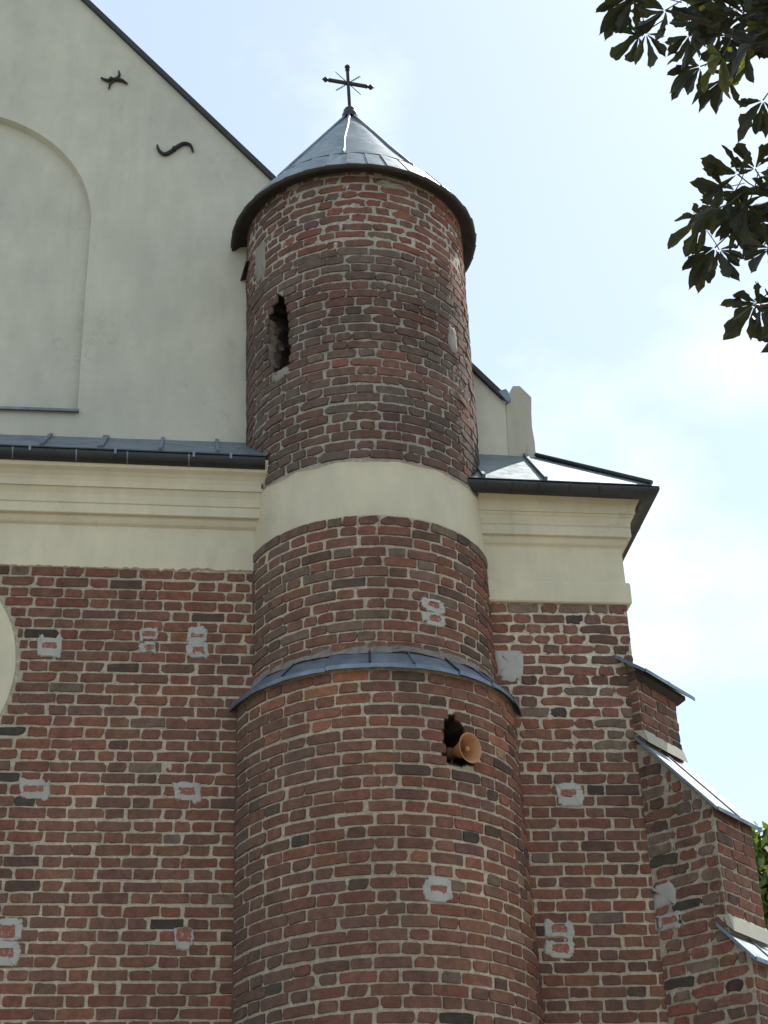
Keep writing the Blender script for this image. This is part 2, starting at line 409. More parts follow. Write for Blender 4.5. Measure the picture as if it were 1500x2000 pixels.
def emit_bricks(lst, parent, limit=300):
    order = sorted(lst, key=lambda b: -b.area)
    solo = [b for b in order[:limit] if b.area > 60]; ids = set(map(id, solo)); rest = [b for b in lst if id(b) not in ids]
    for b in solo:
        key = (b.kind, b.wear, b.curved); i = random.randrange(18); k2 = key + (i,)
        if k2 not in TPL_MESH:
            TPL_MESH[k2] = mesh_of('brick', TPL[key][i], BF); TPL_MESH[k2].materials.append(M_BRICK)
        o = bpy.data.objects.new('brick', TPL_MESH[k2]); COL.objects.link(o); o.parent = parent
        o.matrix_local = mat_of(b); o.color = tuple(b.col) + (1,)
    if rest:
        V, Fc, T = [], [], []; k = 0
        for b in rest:
            key = (b.kind, b.wear, b.curved); v = TPL[key][random.randrange(18)]
            m = np.array(mat_of(b)); v = v @ m[:3, :3].T + m[:3, 3]
            V.append(v); Fc += [tuple(i + k for i in q) for q in BF]; T.append(np.repeat(b.col[None], 28, 0)); k += 28
        o = obj('brickwork', np.vstack(V), Fc, M_BRICKS, parent, np.vstack(T)); o['kind'] = 'stuff'
    return len(solo), len(rest)

def grid(nu, nv):
    i = np.arange(nu - 1)[:, None] * nv + np.arange(nv - 1)[None]
    return np.stack([i, i + nv, i + nv + 1, i + 1], -1).reshape(-1, 4)

CRS = .0935
# ------------------------------------------------------------------ ground
gp = []
obj_g = obj('ground', [(-600, -600, 0), (600, -600, 0), (600, 600, 0), (-600, 600, 0)], [(0, 1, 2, 3)], M_GROUND); obj_g['kind'] = 'structure'

# ================================================================== CHURCH
XR = 3.665           # right corner of the facade
XM = -2.41           # middle of the facade
XL = 2 * XM - XR
GY = 0.42            # gable wall plane, set back
TX, TY = 1.495, 0.30 # turret axis
def tcx(z): return 1.512 - .0068 * (z - 6.0)
church = thing('church_building', 'cream gabled church front above a red brick wall, behind the round turret', 'church', (XM, 1.0, 0))

TINT_WALL = np.array([.61, .53, .43])
ROUND_C, ROUND_R = (XM, 7.07), 1.05
# mortar bed of the front wall: dense where it is seen, coarse elsewhere
def wall_sheet(x0, x1, z0, z1, step):
    nx, nz = max(2, int((x1 - x0) / step)), max(2, int((z1 - z0) / step))
    X, Z = np.meshgrid(np.linspace(x0, x1, nx), np.linspace(z0, z1, nz), indexing='ij')
    P = np.stack([X, np.zeros_like(X), Z], -1).reshape(-1, 3)
    d = .0016 * fbm(P * 16, 3, 5) + .0012 * fbm(P * 2.2, 2, 9) - .0005
    P[:, 1] = -d - .001
    return P, grid(nx, nz)
Vs, Fs, k = [], [], 0
for (x0, x1, z0, z1, st) in ((-2.3, .85, 3.6, 8.02, .013), (2.15, XR - .002, 3.6, 7.80, .013)):
    p, q = wall_sheet(x0, x1, z0, z1, st); Vs.append(p); Fs.append(q + k); k += len(p)
base = np.array([(XL, .012, 0), (XR - .01, .012, 0), (XR - .01, .012, 8.9), (XL, .012, 8.9),
                 (XR - .002, .012, 0), (XR - .002, 9, 0), (XR - .002, 9, 8.9), (XR - .002, .012, 8.9), (XL, 9, 0), (XL, 9, 8.9), ])
Vs.append(base); Fs = np.vstack(Fs).tolist() + [[k, k + 1, k + 2, k + 3], [k + 4, k + 5, k + 6, k + 7], [k + 8, k, k + 3, k + 9]]
Vw = np.vstack(Vs); Tw = np.tile(TINT_WALL, (len(Vw), 1))
kx = np.clip(1.25 - np.hypot((Vw[:, 0] - 3.15) / .42, (Vw[:, 2] - 7.05) / .52) + .25 * fbm(Vw * 4, 2, 12), 0, 1)[:, None] * (Vw[:, :1] > 2)      # freshly repointed area
Tw = Tw * (1 - kx) + np.array([.70, .66, .59]) * kx
wall = obj('brick_wall', Vw, Fs, M_MORTAR, church, Tw)

bricks = []
patches = []     # (x, z, w, h) on the wall where a brick is cemented over
def wall_row(zc, x0, x1, half, tilt, xref, wts, joint=.0165, wear=0):
    ph = random.uniform(0, 9); dzr = zc - ROUND_C[1]; gap = None
    if abs(dzr) < ROUND_R + .03:
        hg = math.sqrt((ROUND_R + .03) ** 2 - dzr * dzr); gap = (ROUND_C[0] - hg, ROUND_C[0] + hg)
    for uc, ww in course(x0, x1, half, joint, gap=gap):
        wts_ = W_BUT if uc > 3.28 and zc > 6.3 else wts
        z = zc + tilt * (uc - xref) + .003 * math.sin(uc * 1.7 + ph)
        if .95 < uc < 2.05: continue
        add_brick(bricks, (uc, 0, z), (1, 0, 0), (0, -1, 0), ww, random.gauss(BH, .0025), brick_col(wts_), wear, 0, random.gauss(.0018, .0018))
row = 0
z = 7.954 - CRS * .45
while z > 0.1:
    dense = 3.2 < z
    wall_row(z, XL, .80, row % 2, -.007, -.7, W_WALL, .0135, 0)
    row += 1; z -= random.gauss(CRS, .0016)
row = 0; z = 7.723 - CRS * .48
while z > 0.1:
    wts = W_BUT if z > 7.5 else W_WALL
    wall_row(z, 2.2, XR, row % 2, .010, 3.0, wts, .014 if z < 6.6 or z > 7.5 else .018, 1 if z > 6.4 else 0)
    # side wall courses, returning round the corner
    for uc, ww in course(.02, 6.0, row % 2, .0135):
        if uc > .15: add_brick(bricks, (XR, uc, z), (0, 1, 0), (1, 0, 0), ww, BH, brick_col(W_WALL), 0, 0, .001)
    row += 1; z -= random.gauss(CRS, .0016)
print('church bricks', emit_bricks(bricks, wall))

# cement patches with a window of bare brick left in the middle
def blob(cx, cz, w_, h_, n, jit, rng):
    pts = []
    for i in range(n):
        a = 2 * math.pi * i / n; c, s = math.cos(a), math.sin(a)
        e = .42
        x = math.copysign(abs(c) ** e, c) * w_ / 2; zz = math.copysign(abs(s) ** e, s) * h_ / 2
        pts.append((cx + x, cz + zz))
    lo = rng.normal(0, jit * 1.3, (max(6, n // 4), 2)); q = len(lo)
    return [(x + lo[(i * q // n)][0] * .6 + lo[((i * q // n) + 1) % q][0] * .4 + rng.normal(0, jit * .6), y + lo[(i * q // n)][1] + rng.normal(0, jit * .6)) for i, (x, y) in enumerate(pts)]
prng = np.random.default_rng(21)
def patch(parent, fn, w_, h_, holes, material=None):
    """fn(u, v, out) -> world point; ring of cement round each hole; holes: (u, v, w, h)"""
    mb = MB(); n = 40
    outer = blob(0, 0, w_, h_, n, .0085, prng)
    if not holes:
        mid = [(a * .55, b * .55) for a, b in outer]
        v = [fn(a, b, .001) for a, b in outer] + [fn(a * .86, b * .84, .0165 + prng.normal(0, .0008)) for a, b in outer] + [fn(a, b, .0175 + prng.normal(0, .0006)) for a, b in mid] + [fn(0, 0, .0175)]
        f = [(r * n + i, r * n + (i + 1) % n, (r + 1) * n + (i + 1) % n, (r + 1) * n + i) for r in range(2) for i in range(n)] + [(2 * n + i, 2 * n + (i + 1) % n, 3 * n) for i in range(n)]
        mb.add(v, f)
    else:
        k = len(holes)
        for hi, (hu, hv, hw, hh) in enumerate(holes):
            oh = h_ / k; ov = h_ / 2 - oh * (hi + .5)
            outer = blob(0, ov, w_, oh * 1.04, n, .0085, prng); inner = blob(hu, hv, hw, hh, n, .004, prng)
            v = [fn(a, b, .001) for a, b in outer] + [fn(a * .88, (b - ov) * .86 + ov, .016 + prng.normal(0, .0025)) for a, b in outer] + \
                [fn(a, b, .018 + prng.normal(0, .0015)) for a, b in inner] + [fn(a, b, .004) for a, b in inner]
            f = [(r * n + i, r * n + (i + 1) % n, (r + 1) * n + (i + 1) % n, (r + 1) * n + i) for r in range(3) for i in range(n)]
            mb.add(v, f)
    o = mb.build('cement_patch', material or M_PATCH, parent, not holes)
    for (hu, hv, hw, hh) in holes:
        b = blob(hu, hv, hw * 1.15, hh * 1.15, 14, .002, prng)
        c = MB().add([fn(x, y, .0145 + prng.normal(0, .0006)) for x, y in b], [tuple(range(14))])
        c.build('brick_face', M_RED, o)
    return o
def wall_fn(x, z): return lambda u, v, o: (x + u, -o, z + v)
PX = 1 / 250.0
for (px, py, w_, h_, holes) in (
        (98, 1262, .225, .205, [(.0, .0, .115, .045)]),
        (290, 1253, .150, .235, [(.0, .062, .095, .050), (.005, -.055, .085, .045)]),
        (385, 1255, .180, .280, [(.0, .055, .105, .045), (.01, -.075, .085, .055)]),
        (65, 1542, .250, .155, [(.0, .0, .150, .060)]),
        (365, 1547, .225, .180, [(.005, .005, .115, .060)]),
        (10, 1840, .245, .345, [(.0, .075, .135, .095), (.0, -.085, .140, .065)]),
        (360, 1830, .165, .165, [(.0, .012, .115, .105)]),
        (995, 1297, .235, .285, []),
        (1112, 1552, .230, .175, [(-.01, .01, .125, .050)]),
        (1093, 1835, .235, .285, [(.0, .075, .125, .055), (.0, -.068, .125, .070)])):
    p = on_y(px, py, 0); patch(church, wall_fn(p[0], p[2]), w_, h_, holes)

# blind roundel
mb = MB(); n = 72; prof = [(ROUND_R, .0), (ROUND_R - .004, .010), (ROUND_R - .03, .016), (.6, .018), (.0, .018)]
v = [(ROUND_C[0] + r * math.cos(2 * math.pi * j / n) * (1 + .002 * math.sin(j * 5)), -h, ROUND_C[1] + r * math.sin(2 * math.pi * j / n)) for r, h in prof for j in range(n)]
mb.add(v, [(i * n + j, i * n + (j + 1) % n, (i + 1) * n + (j + 1) % n, (i + 1) * n + j) for i in range(len(prof) - 1) for j in range(n)])
mb.build('blind_roundel', M_PLASTER, church)

# frieze + cornice, plaster; left and right of the turret
def ragged(x0, x1, z, n, y):
    return [(x0 + (x1 - x0) * i / n, y, z + random.gauss(0, .005) + .012 * float(vnoise(np.array([[i * .12, 0, 0.]]), 8)[0]) - (.02 if random.random() < .03 else 0)) for i in range(n + 1)]
def frieze(x0, x1, zb, zt, y):
    mb = MB(); n = int((x1 - x0) / .025)
    lo = ragged(x0, x1, zb, n, -.002); lo2 = [(p[0], -y, p[2] + .008) for p in lo]; hi = [(p[0], -y, zt) for p in lo]
    V = lo + lo2 + hi; m = n + 1
    mb.add(V, [(r * m + i, r * m + i + 1, (r + 1) * m + i + 1, (r + 1) * m + i) for r in range(2) for i in range(n)])
    return mb
frieze(XL, .80, 7.954, 8.36, .020).build('frieze', M_PLASTER, church)
prof_l = [(.020, 8.335), (.024, 8.345), (.034, 8.350), (.050, 8.362), (.064, 8.384), (.070, 8.408), (.072, 8.414), (.108, 8.417), (.112, 8.422), (.112, 8.500), (.106, 8.506), (.103, 8.512), (.114, 8.518), (.116, 8.545), (.124, 8.590), (.144, 8.628), (.150, 8.640), (.166, 8.642), (.168, 8.664), (.172, 8.690), (.188, 8.728), (.216, 8.760), (.252, 8.782), (.258, 8.80), (.258, 8.90), (.0, 8.90)]
MB().sweep(prof_l, [lambda o, z, x=x: (x, -o, z - .004 * (x + .7)) for x in (XL, .86)]).build('cornice', M_PLASTER, church)
mb = MB()
cor = [lambda o, z: (1.6, -o, z), lambda o, z: (XR + o, -o, z), lambda o, z: (XR + o, 6, z)]
mb.sweep([(.0, 7.722), (.030, 7.724), (.040, 7.735), (.041, 7.905), (.032, 7.925), (.012, 7.935), (.010, 8.30)], cor)
mb.build('frieze', M_PLASTER, church)
dz = -.075
prof_r = [(.008, 8.25)] + [(max(.012, o * .80), z + dz + (.0 if z < 8.6 else -.02)) for o, z in prof_l[1:]]
MB().sweep(prof_r, cor).build('cornice', M_PLASTER, church)

# gable wall with a tall blind arch
AR, ASP, ASILL = 1.35, 11.93, 9.77
SLOPE = 1.169
def rake(x): return 10.06 + SLOPE * (2.85 - x)
def gable_half(sgn, y):
    X = lambda x: x if sgn > 0 else 2 * XM - x
    pts = [(XM, 9.30), (3.09, 9.30), (3.09, 9.60), (2.86, 9.95), (2.86, rake(2.86)), (XM, rake(XM))]
    arch = [(XM + AR * math.sin(a), ASP + AR * math.cos(a)) for a in np.linspace(0, math.pi / 2, 26)]
    pts += arch + [(XM + AR - .004, 10.8), (XM + AR, ASILL), (XM, ASILL)]
    p = [(X(a), y, b) for a, b in pts]
    return p if sgn > 0 else p[::-1], [(X(a), b) for a, b in arch + [(XM + AR, ASILL), (XM, ASILL)]]
mb = MB()
for s in (1, -1):
    p, ar = gable_half(s, GY); mb.add(p, [tuple(range(len(p)))])
    m = len(ar)
    v = [(a, GY, b) for a, b in ar] + [(a - s * .012, GY + .085, b - .012) for a, b in ar]
    mb.add(v, [(i, i + 1, m + i + 1, m + i) if s > 0 else (i + 1, i, m + i, m + i + 1) for i in range(m - 1)])
gable = mb.build('gable_wall', M_GABLE, church)
MB().add([(XM - 1.4, GY + .085, 9.7), (XM + 1.4, GY + .085, 9.7), (XM + 1.4, GY + .085, 13.4), (XM - 1.4, GY + .085, 13.4)], [(0, 1, 2, 3)]).build('blind_arch_panel', M_GABLE, church)
MB().slab([(XM - 1.36, GY - .055, 9.755), (XM + 1.365, GY - .055, 9.755), (XM + 1.365, GY + .09, 9.80), (XM - 1.36, GY + .09, 9.80)], .022).build('sill', M_ZINC2, church)
# body of the nave behind the gable: side wall, roof sheets, verge flashing
mb = MB()
mb.box(2.80, 3.085, GY + .02, 14, 9.0, 9.95)
mb.add([(XM * 2 - 3.085, 14, 0), (3.085, 14, 0), (3.085, 14, 9.9), (XM, 14, rake(XM)), (XM * 2 - 3.085, 14, 9.9)], [(0, 1, 2, 3, 4)])
mb.build('nave_wall', M_GABLE, church)
for s in (1, -1):
    X = lambda x: x if s > 0 else 2 * XM - x
    q = [(X(3.02), GY + .05, rake(3.02) + .03), (X(3.02), 14, rake(3.02) + .03), (X(XM), 14, rake(XM) + .03), (X(XM), GY + .05, rake(XM) + .03)]
    MB().slab(q if s > 0 else q[::-1], .05).build('nave_roof', M_ZINC2, church)
    x1 = 2.87
    q = [(X(x1), GY - .045, rake(x1) + .045), (X(x1), GY + .30, rake(x1) + .045), (X(XM), GY + .30, rake(XM) + .045), (X(XM), GY - .045, rake(XM) + .045)]
    MB().slab(q if s > 0 else q[::-1], .05).build('verge_flashing', M_DARKMETAL, church)
# pinnacle at the foot of the rake
pin = [(2.845, 9.30), (2.865, 9.99), (2.905, 10.14), (2.945, 10.215), (3.01, 10.218), (3.112, 10.095), (3.098, 9.92), (3.092, 9.76), (3.104, 9.60), (3.104, 9.30)]
MB().prism(pin[::-1], lambda a, b, d: (a, d, b), GY - .006, GY + .34).build('pinnacle', M_GREY, church)
MB().prism([(2.79, rake(2.79) - .01), (2.875, rake(2.79) - .125), (2.905, rake(2.79) - .095), (2.885, rake(2.79) - .01), (2.865, rake(2.79) + .02)][::-1], lambda a, b, d: (a, d, b), GY - .05, GY - .012).build('flashing', M_ZINC2, church)

# skirt roof of sheet metal in front of the gable
sk = thing_part = link('skirt_roof', mesh_of('skirt_roof', [(XL, -.2, 8.86), (.86, -.2, 8.86), (.86, GY + .02, 9.40), (XL, GY + .02, 9.40)], [(0, 1, 2, 3)]), M_ZINC2, church)
def zl(x): return 8.925 - .011 * x * .9
edges = [-8.4 + .475 * i for i in range(17)] + [-.40, .07, .55, .80]
edges = sorted(e for e in edges if e < -.8) + [-.78, -.29, .19, .60]
for a, b in zip(edges[:-1], edges[1:]):
    MB().slab([(a, -.29, zl(a) + .01), (b, -.29, zl(b) + .01), (b, GY + .01, 9.50), (a, GY + .01, 9.50)], .012).build('roof_sheet', M_ZINC2, sk)
    mb = MB().slab([(b - .014, -.30, zl(b) + .034), (b + .014, -.30, zl(b) + .034), (b + .014, GY, 9.524), (b - .014, GY, 9.524)], .026)
    mb.build('standing_seam', M_ZINC2, sk)
HX, HZ = 3.93, 8.755
hip0, hip1 = Vector((HX, -.29, HZ)), Vector((3.105, GY, 9.44))
def zr(x): return HZ + .012 * (HX - x)
def hip_at(x): return hip0.lerp(hip1, (HX - x) / (HX - 3.105))
quads = [[(1.9, -.29, zr(1.9)), (2.46, -.29, zr(2.46)), (2.46, GY, 9.455), (1.9, GY, 9.46)],
         [(2.46, -.29, zr(2.46)), (3.0, -.29, zr(3.0)), (3.0, GY, 9.445), (2.46, GY, 9.455)],
         [(3.0, -.29, zr(3.0)), (3.48, -.29, zr(3.48)), tuple(hip_at(3.48)), tuple(hip1), (3.0, GY, 9.445)],
         [(3.48, -.29, zr(3.48)), tuple(hip0), tuple(hip_at(3.48))]]
sk2 = link('skirt_roof', mesh_of('skirt_roof', [(1.9, -.2, 8.7), (3.8, -.2, 8.7), (3.09, GY + .02, 9.30), (1.9, GY + .02, 9.30)], [(0, 1, 2, 3)]), M_ZINC, church)
for q in quads: MB().slab(q, .01).build('roof_sheet', M_ZINC, sk2)
for x in (2.46, 3.0):
    MB().slab([(x - .014, -.30, zr(x) + .032), (x + .014, -.30, zr(x) + .032), (x + .014, GY, 9.48), (x - .014, GY, 9.48)], .03).build('standing_seam', M_ZINC2, sk2)
MB().tube([hip0 + Vector((0, 0, .02)), hip1 + Vector((0, 0, .025))], .022, 8).build('hip_seam', M_DARKMETAL, sk2)
MB().slab([tuple(hip0), (HX, 6, HZ), (3.105, 6, 9.44), tuple(hip1)], .01).build('roof_sheet', M_ZINC, sk2)
for y in (.9, 1.5, 2.1, 2.7, 3.3):
    MB().slab([(HX, y - .014, HZ + .03), (HX, y + .014, HZ + .03), (3.105, y + .014, 9.47), (3.105, y - .014, 9.47)], .03).build('standing_seam', M_ZINC2, sk2)

# gutters (half round, dark) with brackets and joints
def gutter_profile(r, n=12): return [(-r * math.cos(a), -r * math.sin(a)) for a in np.linspace(math.pi, 0, n)]   # u out+, w down
def gutter(path_pts, name):
    """path of (point, outward normal mitre)"""
    r = .075; mb = MB(); pr = gutter_profile(r)
    pr = [(-r, .012)] + pr[::1] + [(r, .012)]
    frames = []
    for p, nrm in path_pts:
        frames.append(lambda o, z, p=p, nrm=nrm: (p[0] + nrm[0] * o, p[1] + nrm[1] * o, p[2] + z))
    mb.sweep(pr, frames); return mb.build(name, M_DARKMETAL, church, True)
GC = -.265
gl = gutter([((x, GC, zl(x) - .045), (0, -1)) for x in (XL, -.6, .585)], 'gutter')
MB().prism([(u, w_) for u, w_ in gutter_profile(.077, 14)], lambda u, w_, d: (d, GC - u, zl(.585) - .045 + w_), .583, .590).build('end_cap', M_DARKMETAL, gl)
def bead(x, y, z, nx, ny, parent, name, wd, extra=.004, rr=.075):
    pr = [(u * (1 + extra / rr), w_ * (1 + extra / rr)) for u, w_ in gutter_profile(rr)]
    mb = MB(); tx, ty = -ny, nx
    fr = [lambda o, zz, d=d: (x + nx * o + tx * d, y + ny * o + ty * d, z + zz) for d in (-wd, wd)]
    mb.sweep(pr, fr); mb.build(name, M_DARKMETAL if name == 'gutter_joint' else M_ZINC2, parent)
for x in (-1.50, -.98, -.56, -.05): bead(x, GC, zl(x) - .045, 0, -1, gl, 'gutter_strap', .006)
for x in (-1.36, -.66, -.01, .30): 
    MB().box(x - .010, x + .010, GC - .086, GC - .07, zl(x) - .075, zl(x) - .02).build('bracket', M_ZINC2, gl)
GX = HX - .025
gr = gutter([((1.9, GC, zr(1.9) - .05), (0, -1)), ((GX, GC, zr(GX) - .055), (1, -1)), ((GX, 6, zr(GX) - .055), (1, 0))], 'gutter')
for x in (2.47, 2.70, 2.93, 3.20, 3.46): bead(x, GC, zr(x) - .05, 0, -1, gr, 'gutter_joint', .010)
for y in (.35, 1.0, 1.7): bead(GX, y, zr(GX) - .055, 1, 0, gr, 'gutter_joint', .012)
# boards closing the eaves between cornice and gutter
MB().box(XL, .84, -.24, .1, 8.852, 8.872).build('soffit', M_SOFFIT, church)
mb = MB().box(1.8, XR + .235, -.24, .1, 8.745, 8.765); mb.box(XR - .1, XR + .235, .1, 6, 8.746, 8.764); mb.build('soffit', M_SOFFIT, church)

# ================================================================== TURRET
turret = thing('round_turret', 'slender round brick stair turret with white plaster band and conical metal roof', 'turret', (TX, TY, 0))
R_UP, Z_EAVE, Z_B1, Z_B0, Z_F1, Z_F0 = 1.030, 11.70, 8.619, 8.117, 6.905, 6.72
def r_low(z): return 1.158 + .018 * (6.5 - z) * .55
def r_at(z):
    if z > Z_F1 - .05: return R_UP
    return r_low(z)
def tp(th, z, r): c = tcx(z); return (c + r * math.sin(th), TY - r * math.cos(th), z)
D = math.radians
SLIT = [(-59, 10.05), (-58.5, 10.30), (-54, 10.47), (-50, 10.57), (-46.5, 10.52), (-43.5, 10.38), (-42.5, 10.1), (-42.5, 9.74), (-48, 9.74), (-55.5, 9.78), (-57.5, 9.90)]
HOLE = [(20.0, 6.00), (19.7, 6.12), (20.5, 6.30), (22.5, 6.36), (25.0, 6.37), (27.5, 6.32), (30, 6.24), (32.2, 6.16), (32.5, 6.02), (27, 5.985)]
def inside(poly, x, y):
    x = np.asarray(x); y = np.asarray(y); r = np.zeros(x.shape, bool); n = len(poly)
    for i in range(n):
        (x0, y0), (x1, y1) = poly[i], poly[(i + 1) % n]
        c = ((y0 > y) != (y1 > y)) & (x < (x1 - x0) * (y - y0) / (y1 - y0 + 1e-12) + x0); r ^= c
    return r
def shaft_sheet(z0, z1, radius, step, t0=-104, t1=112):
    nt_ = int(math.radians(t1 - t0) * 1.05 / step); nz_ = max(2, int((z1 - z0) / step))
    T, Z = np.meshgrid(np.radians(np.linspace(t0, t1, nt_)), np.linspace(z0, z1, nz_), indexing='ij')
    Rr = np.vectorize(radius)(Z[0])[None].repeat(nt_, 0).copy() if callable(radius) else np.full(T.shape, radius)
    q = np.stack([T * 1.05, Z * 0, Z], -1)
    d = .0016 * fbm(q * 17, 3, 31) + .0012 * fbm(q * 2.0, 2, 35) - .0005
    up = (Z > Z_B1)
    d = d + np.where(up, .0020 * fbm(q * 5.5, 3, 44) - .0008, 0)
    top = np.clip((Z - 10.80) / .12, 0, 1); d = d + top * (.0022 + .0030 * fbm(q * 7, 3, 52))
    Rr = Rr + d
    wob = T + .012 * fbm(q * 9, 2, 61); zw = Z + .018 * fbm(q * 9, 2, 67)
    deg = np.degrees(wob)
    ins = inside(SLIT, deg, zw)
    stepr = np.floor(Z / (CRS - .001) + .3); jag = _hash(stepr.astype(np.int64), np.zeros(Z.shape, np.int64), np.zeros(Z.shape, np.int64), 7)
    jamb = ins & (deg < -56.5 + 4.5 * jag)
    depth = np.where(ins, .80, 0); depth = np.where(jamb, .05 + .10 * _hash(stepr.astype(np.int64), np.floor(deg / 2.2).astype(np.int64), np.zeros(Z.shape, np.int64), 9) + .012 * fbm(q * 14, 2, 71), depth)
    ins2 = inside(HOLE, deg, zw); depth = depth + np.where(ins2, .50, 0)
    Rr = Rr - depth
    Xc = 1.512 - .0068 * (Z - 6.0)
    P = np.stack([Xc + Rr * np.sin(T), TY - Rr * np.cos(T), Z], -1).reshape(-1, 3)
    tint = np.empty(T.shape + (3,)); tint[:] = (.59, .51, .41)
    g = np.clip((Z - 8.4) / .3, 0, 1)[..., None]; tint = tint * (1 - g) + np.array([.46, .425, .385]) * g
    tint = tint * (1 - top[..., None]) + np.array([.54, .50, .455]) * top[..., None]
    sm = np.clip(fbm(q * 1.3, 3, 77), 0, 1)[..., None] * .5; tint = tint * (1 - sm) + np.array([.42, .395, .36]) * sm
    shade = (ins & ~jamb) | ins2
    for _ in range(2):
        shade2 = shade.copy(); shade2[1:] |= shade[:-1]; shade2[:-1] |= shade[1:]; shade2[:, 1:] |= shade[:, :-1]; shade2[:, :-1] |= shade[:, 1:]; shade = shade2
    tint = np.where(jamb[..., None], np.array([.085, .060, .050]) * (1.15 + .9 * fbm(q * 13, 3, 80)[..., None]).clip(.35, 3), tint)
    tint = np.where(shade[..., None], np.array([.040, .030, .026]) * (1 + .9 * fbm(q * 12, 3, 80)[..., None]).clip(.4, 2), tint)  # shade of the deep openings painted dark into the mortar tint
    return P, grid(nt_, nz_), tint.reshape(-1, 3)
Vs, Fs, Ts, k = [], [], [], 0
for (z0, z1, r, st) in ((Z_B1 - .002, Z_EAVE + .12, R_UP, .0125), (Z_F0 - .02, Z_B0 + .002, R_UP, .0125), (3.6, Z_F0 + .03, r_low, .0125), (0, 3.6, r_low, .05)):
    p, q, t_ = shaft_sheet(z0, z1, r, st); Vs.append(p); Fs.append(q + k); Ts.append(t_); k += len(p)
# ledges: underside above the band, top below it
for zz, ra, rb, flip in ((Z_B1 - .002, R_UP, .9, 0), (Z_B0 + .002, R_UP, .9, 1)):
    n = 120; th = np.radians(np.linspace(-104, 112, n)); v = np.array([tp(a, zz, r) for r in (ra, rb) for a in th])
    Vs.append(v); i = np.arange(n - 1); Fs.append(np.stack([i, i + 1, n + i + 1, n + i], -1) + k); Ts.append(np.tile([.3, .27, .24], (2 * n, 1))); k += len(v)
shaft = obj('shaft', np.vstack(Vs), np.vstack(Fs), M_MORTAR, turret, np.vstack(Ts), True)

tb = []
def hole_gap(z, R):
    for poly in (SLIT, HOLE):
        d = np.linspace(-70, 45, 600); ins = inside(poly, d, np.full(600, z)) | inside(poly, d, np.full(600, z + .03)) | inside(poly, d, np.full(600, z - .03))
        if ins.any(): return (D(d[ins].min() + (random.uniform(.8, 3.2) if poly is SLIT else random.uniform(-.3, .8))) * R, D(d[ins].max() - random.uniform(0, .9)) * R)
    return None
def turret_row(zc, R, joint, wts_fn, wear, h_, half, proud=.0018, pj=.002, odd=.05):
    ph = random.uniform(0, 6)
    for uc, ww in course(D(-100) * R, D(108) * R, half, joint, .009, odd, hole_gap(zc, R)):
        th = uc / R; z = zc + .004 * math.sin(uc * 2 + ph); dg = math.degrees(th)
        col = brick_col(wts_fn(dg, z))
        if Z_B1 < z < 10.83:
            k_ = .42 + .25 * math.sin(z * 9.0 + dg * .03); col = col * (1 - k_) + np.array([.150, .118, .104]) * k_; col = col * (.80 + .22 * (.5 + .5 * math.sin(z * 5.3 + 1)))
        if dg < -20:                                       # lichen grey, plus grazing skylight painted into the left-side brick colour
            k_ = min(1, (-20 - dg) / 45) * .5; col = col * (1 - k_) + np.array([.150, .118, .102]) * k_
        if 12 < dg < 38 and 5.62 < z < 6.52:                # soot round the loudspeaker hole
            e_ = math.hypot((dg - 27) / 9, (z - 6.15) / .32); k_ = max(0, 1.35 - e_) * random.uniform(.3, 1.0); k_ = min(.8, k_); col = col * (1 - k_) + np.array([.05, .04, .038]) * k_
        add_brick(tb, tp(th, z, R), (math.cos(th), math.sin(th), 0), (math.sin(th), -math.cos(th), 0), ww, h_ * random.uniform(.95, 1.03), col, wear if zc > 10.83 or random.random() < .4 else 0, 1, random.gauss(proud, pj))
z = Z_EAVE + .03; row = 0
while z > Z_B1 + .02:
    top = z > 10.83
    last = z < Z_B1 + CRS * 1.0
    turret_row(z, R_UP, .021 if top else .0135, (lambda d, zz: W_TOP) if top else (lambda d, zz: W_UP), 1, .073 if top else .0785, row % 2, .0012 if top else .0022, .0024 if top else .0024, .4 if last else (.2 if top else .12))
    row += 1; z -= random.gauss(CRS - .001, .002)
z = Z_B0 - CRS * .5; row = 0
while z > Z_F1 - .12:
    first = row == 0
    turret_row(z, R_UP, .010 if first else .0135, (lambda d, zz: {'plum': 3, 'grey': 5, 'dark': 2}) if first else (lambda d, zz: W_MIDT), 1 if first else 0, .0795, row % 2, .005 if first else .002, .0018)
    row += 1; z -= random.gauss(CRS - .0005, .0018)
z = Z_F0 - CRS * .62; row = 0
while z > 0.1:
    R = r_low(z)
    def wf(d, zz):
        if zz > 6.25 and d < -8: return {'orange': 3, 'red': 5, 'brown': 3}
        if d > 40: return {'red': 30, 'brown': 26, 'plum': 18, 'orange': 7, 'buff': 9, 'dark': 8}
        return W_LOW
    turret_row(z, R, .0135, wf, 0, .0800, row % 2, .002, .002)
    row += 1; z -= random.gauss(CRS, .0018)
print('turret bricks', emit_bricks(tb, shaft))

# plaster band, ragged where the bricks bite into it
n = 170; th = np.radians(np.linspace(-104, 112, n)); mb = MB()
rings = [(Z_B0 - .006, R_UP - .006), (Z_B0 + .02, R_UP - .002), (8.25, R_UP + .000), (8.42, R_UP - .003), (Z_B1 - .05, R_UP - .004), (Z_B1 - .02, R_UP - .001), (Z_B1 + .004, R_UP + .007)]
V = []
for i, (zz, rr) in enumerate(rings):
    for a in th:
        j = float(fbm(np.array([[a * 6, i * .2, 1.]]), 2, 3)[0]); e = 1 if i == len(rings) - 1 else .2
        V.append(tp(a, zz + .012 * j * e, rr + .003 * j))
mb.add(V, [(r * n + i, r * n + i + 1, (r + 1) * n + i + 1, (r + 1) * n + i) for r in range(len(rings) - 1) for i in range(n - 1)])
mb.build('plaster_band', M_PLASTER, turret, True)

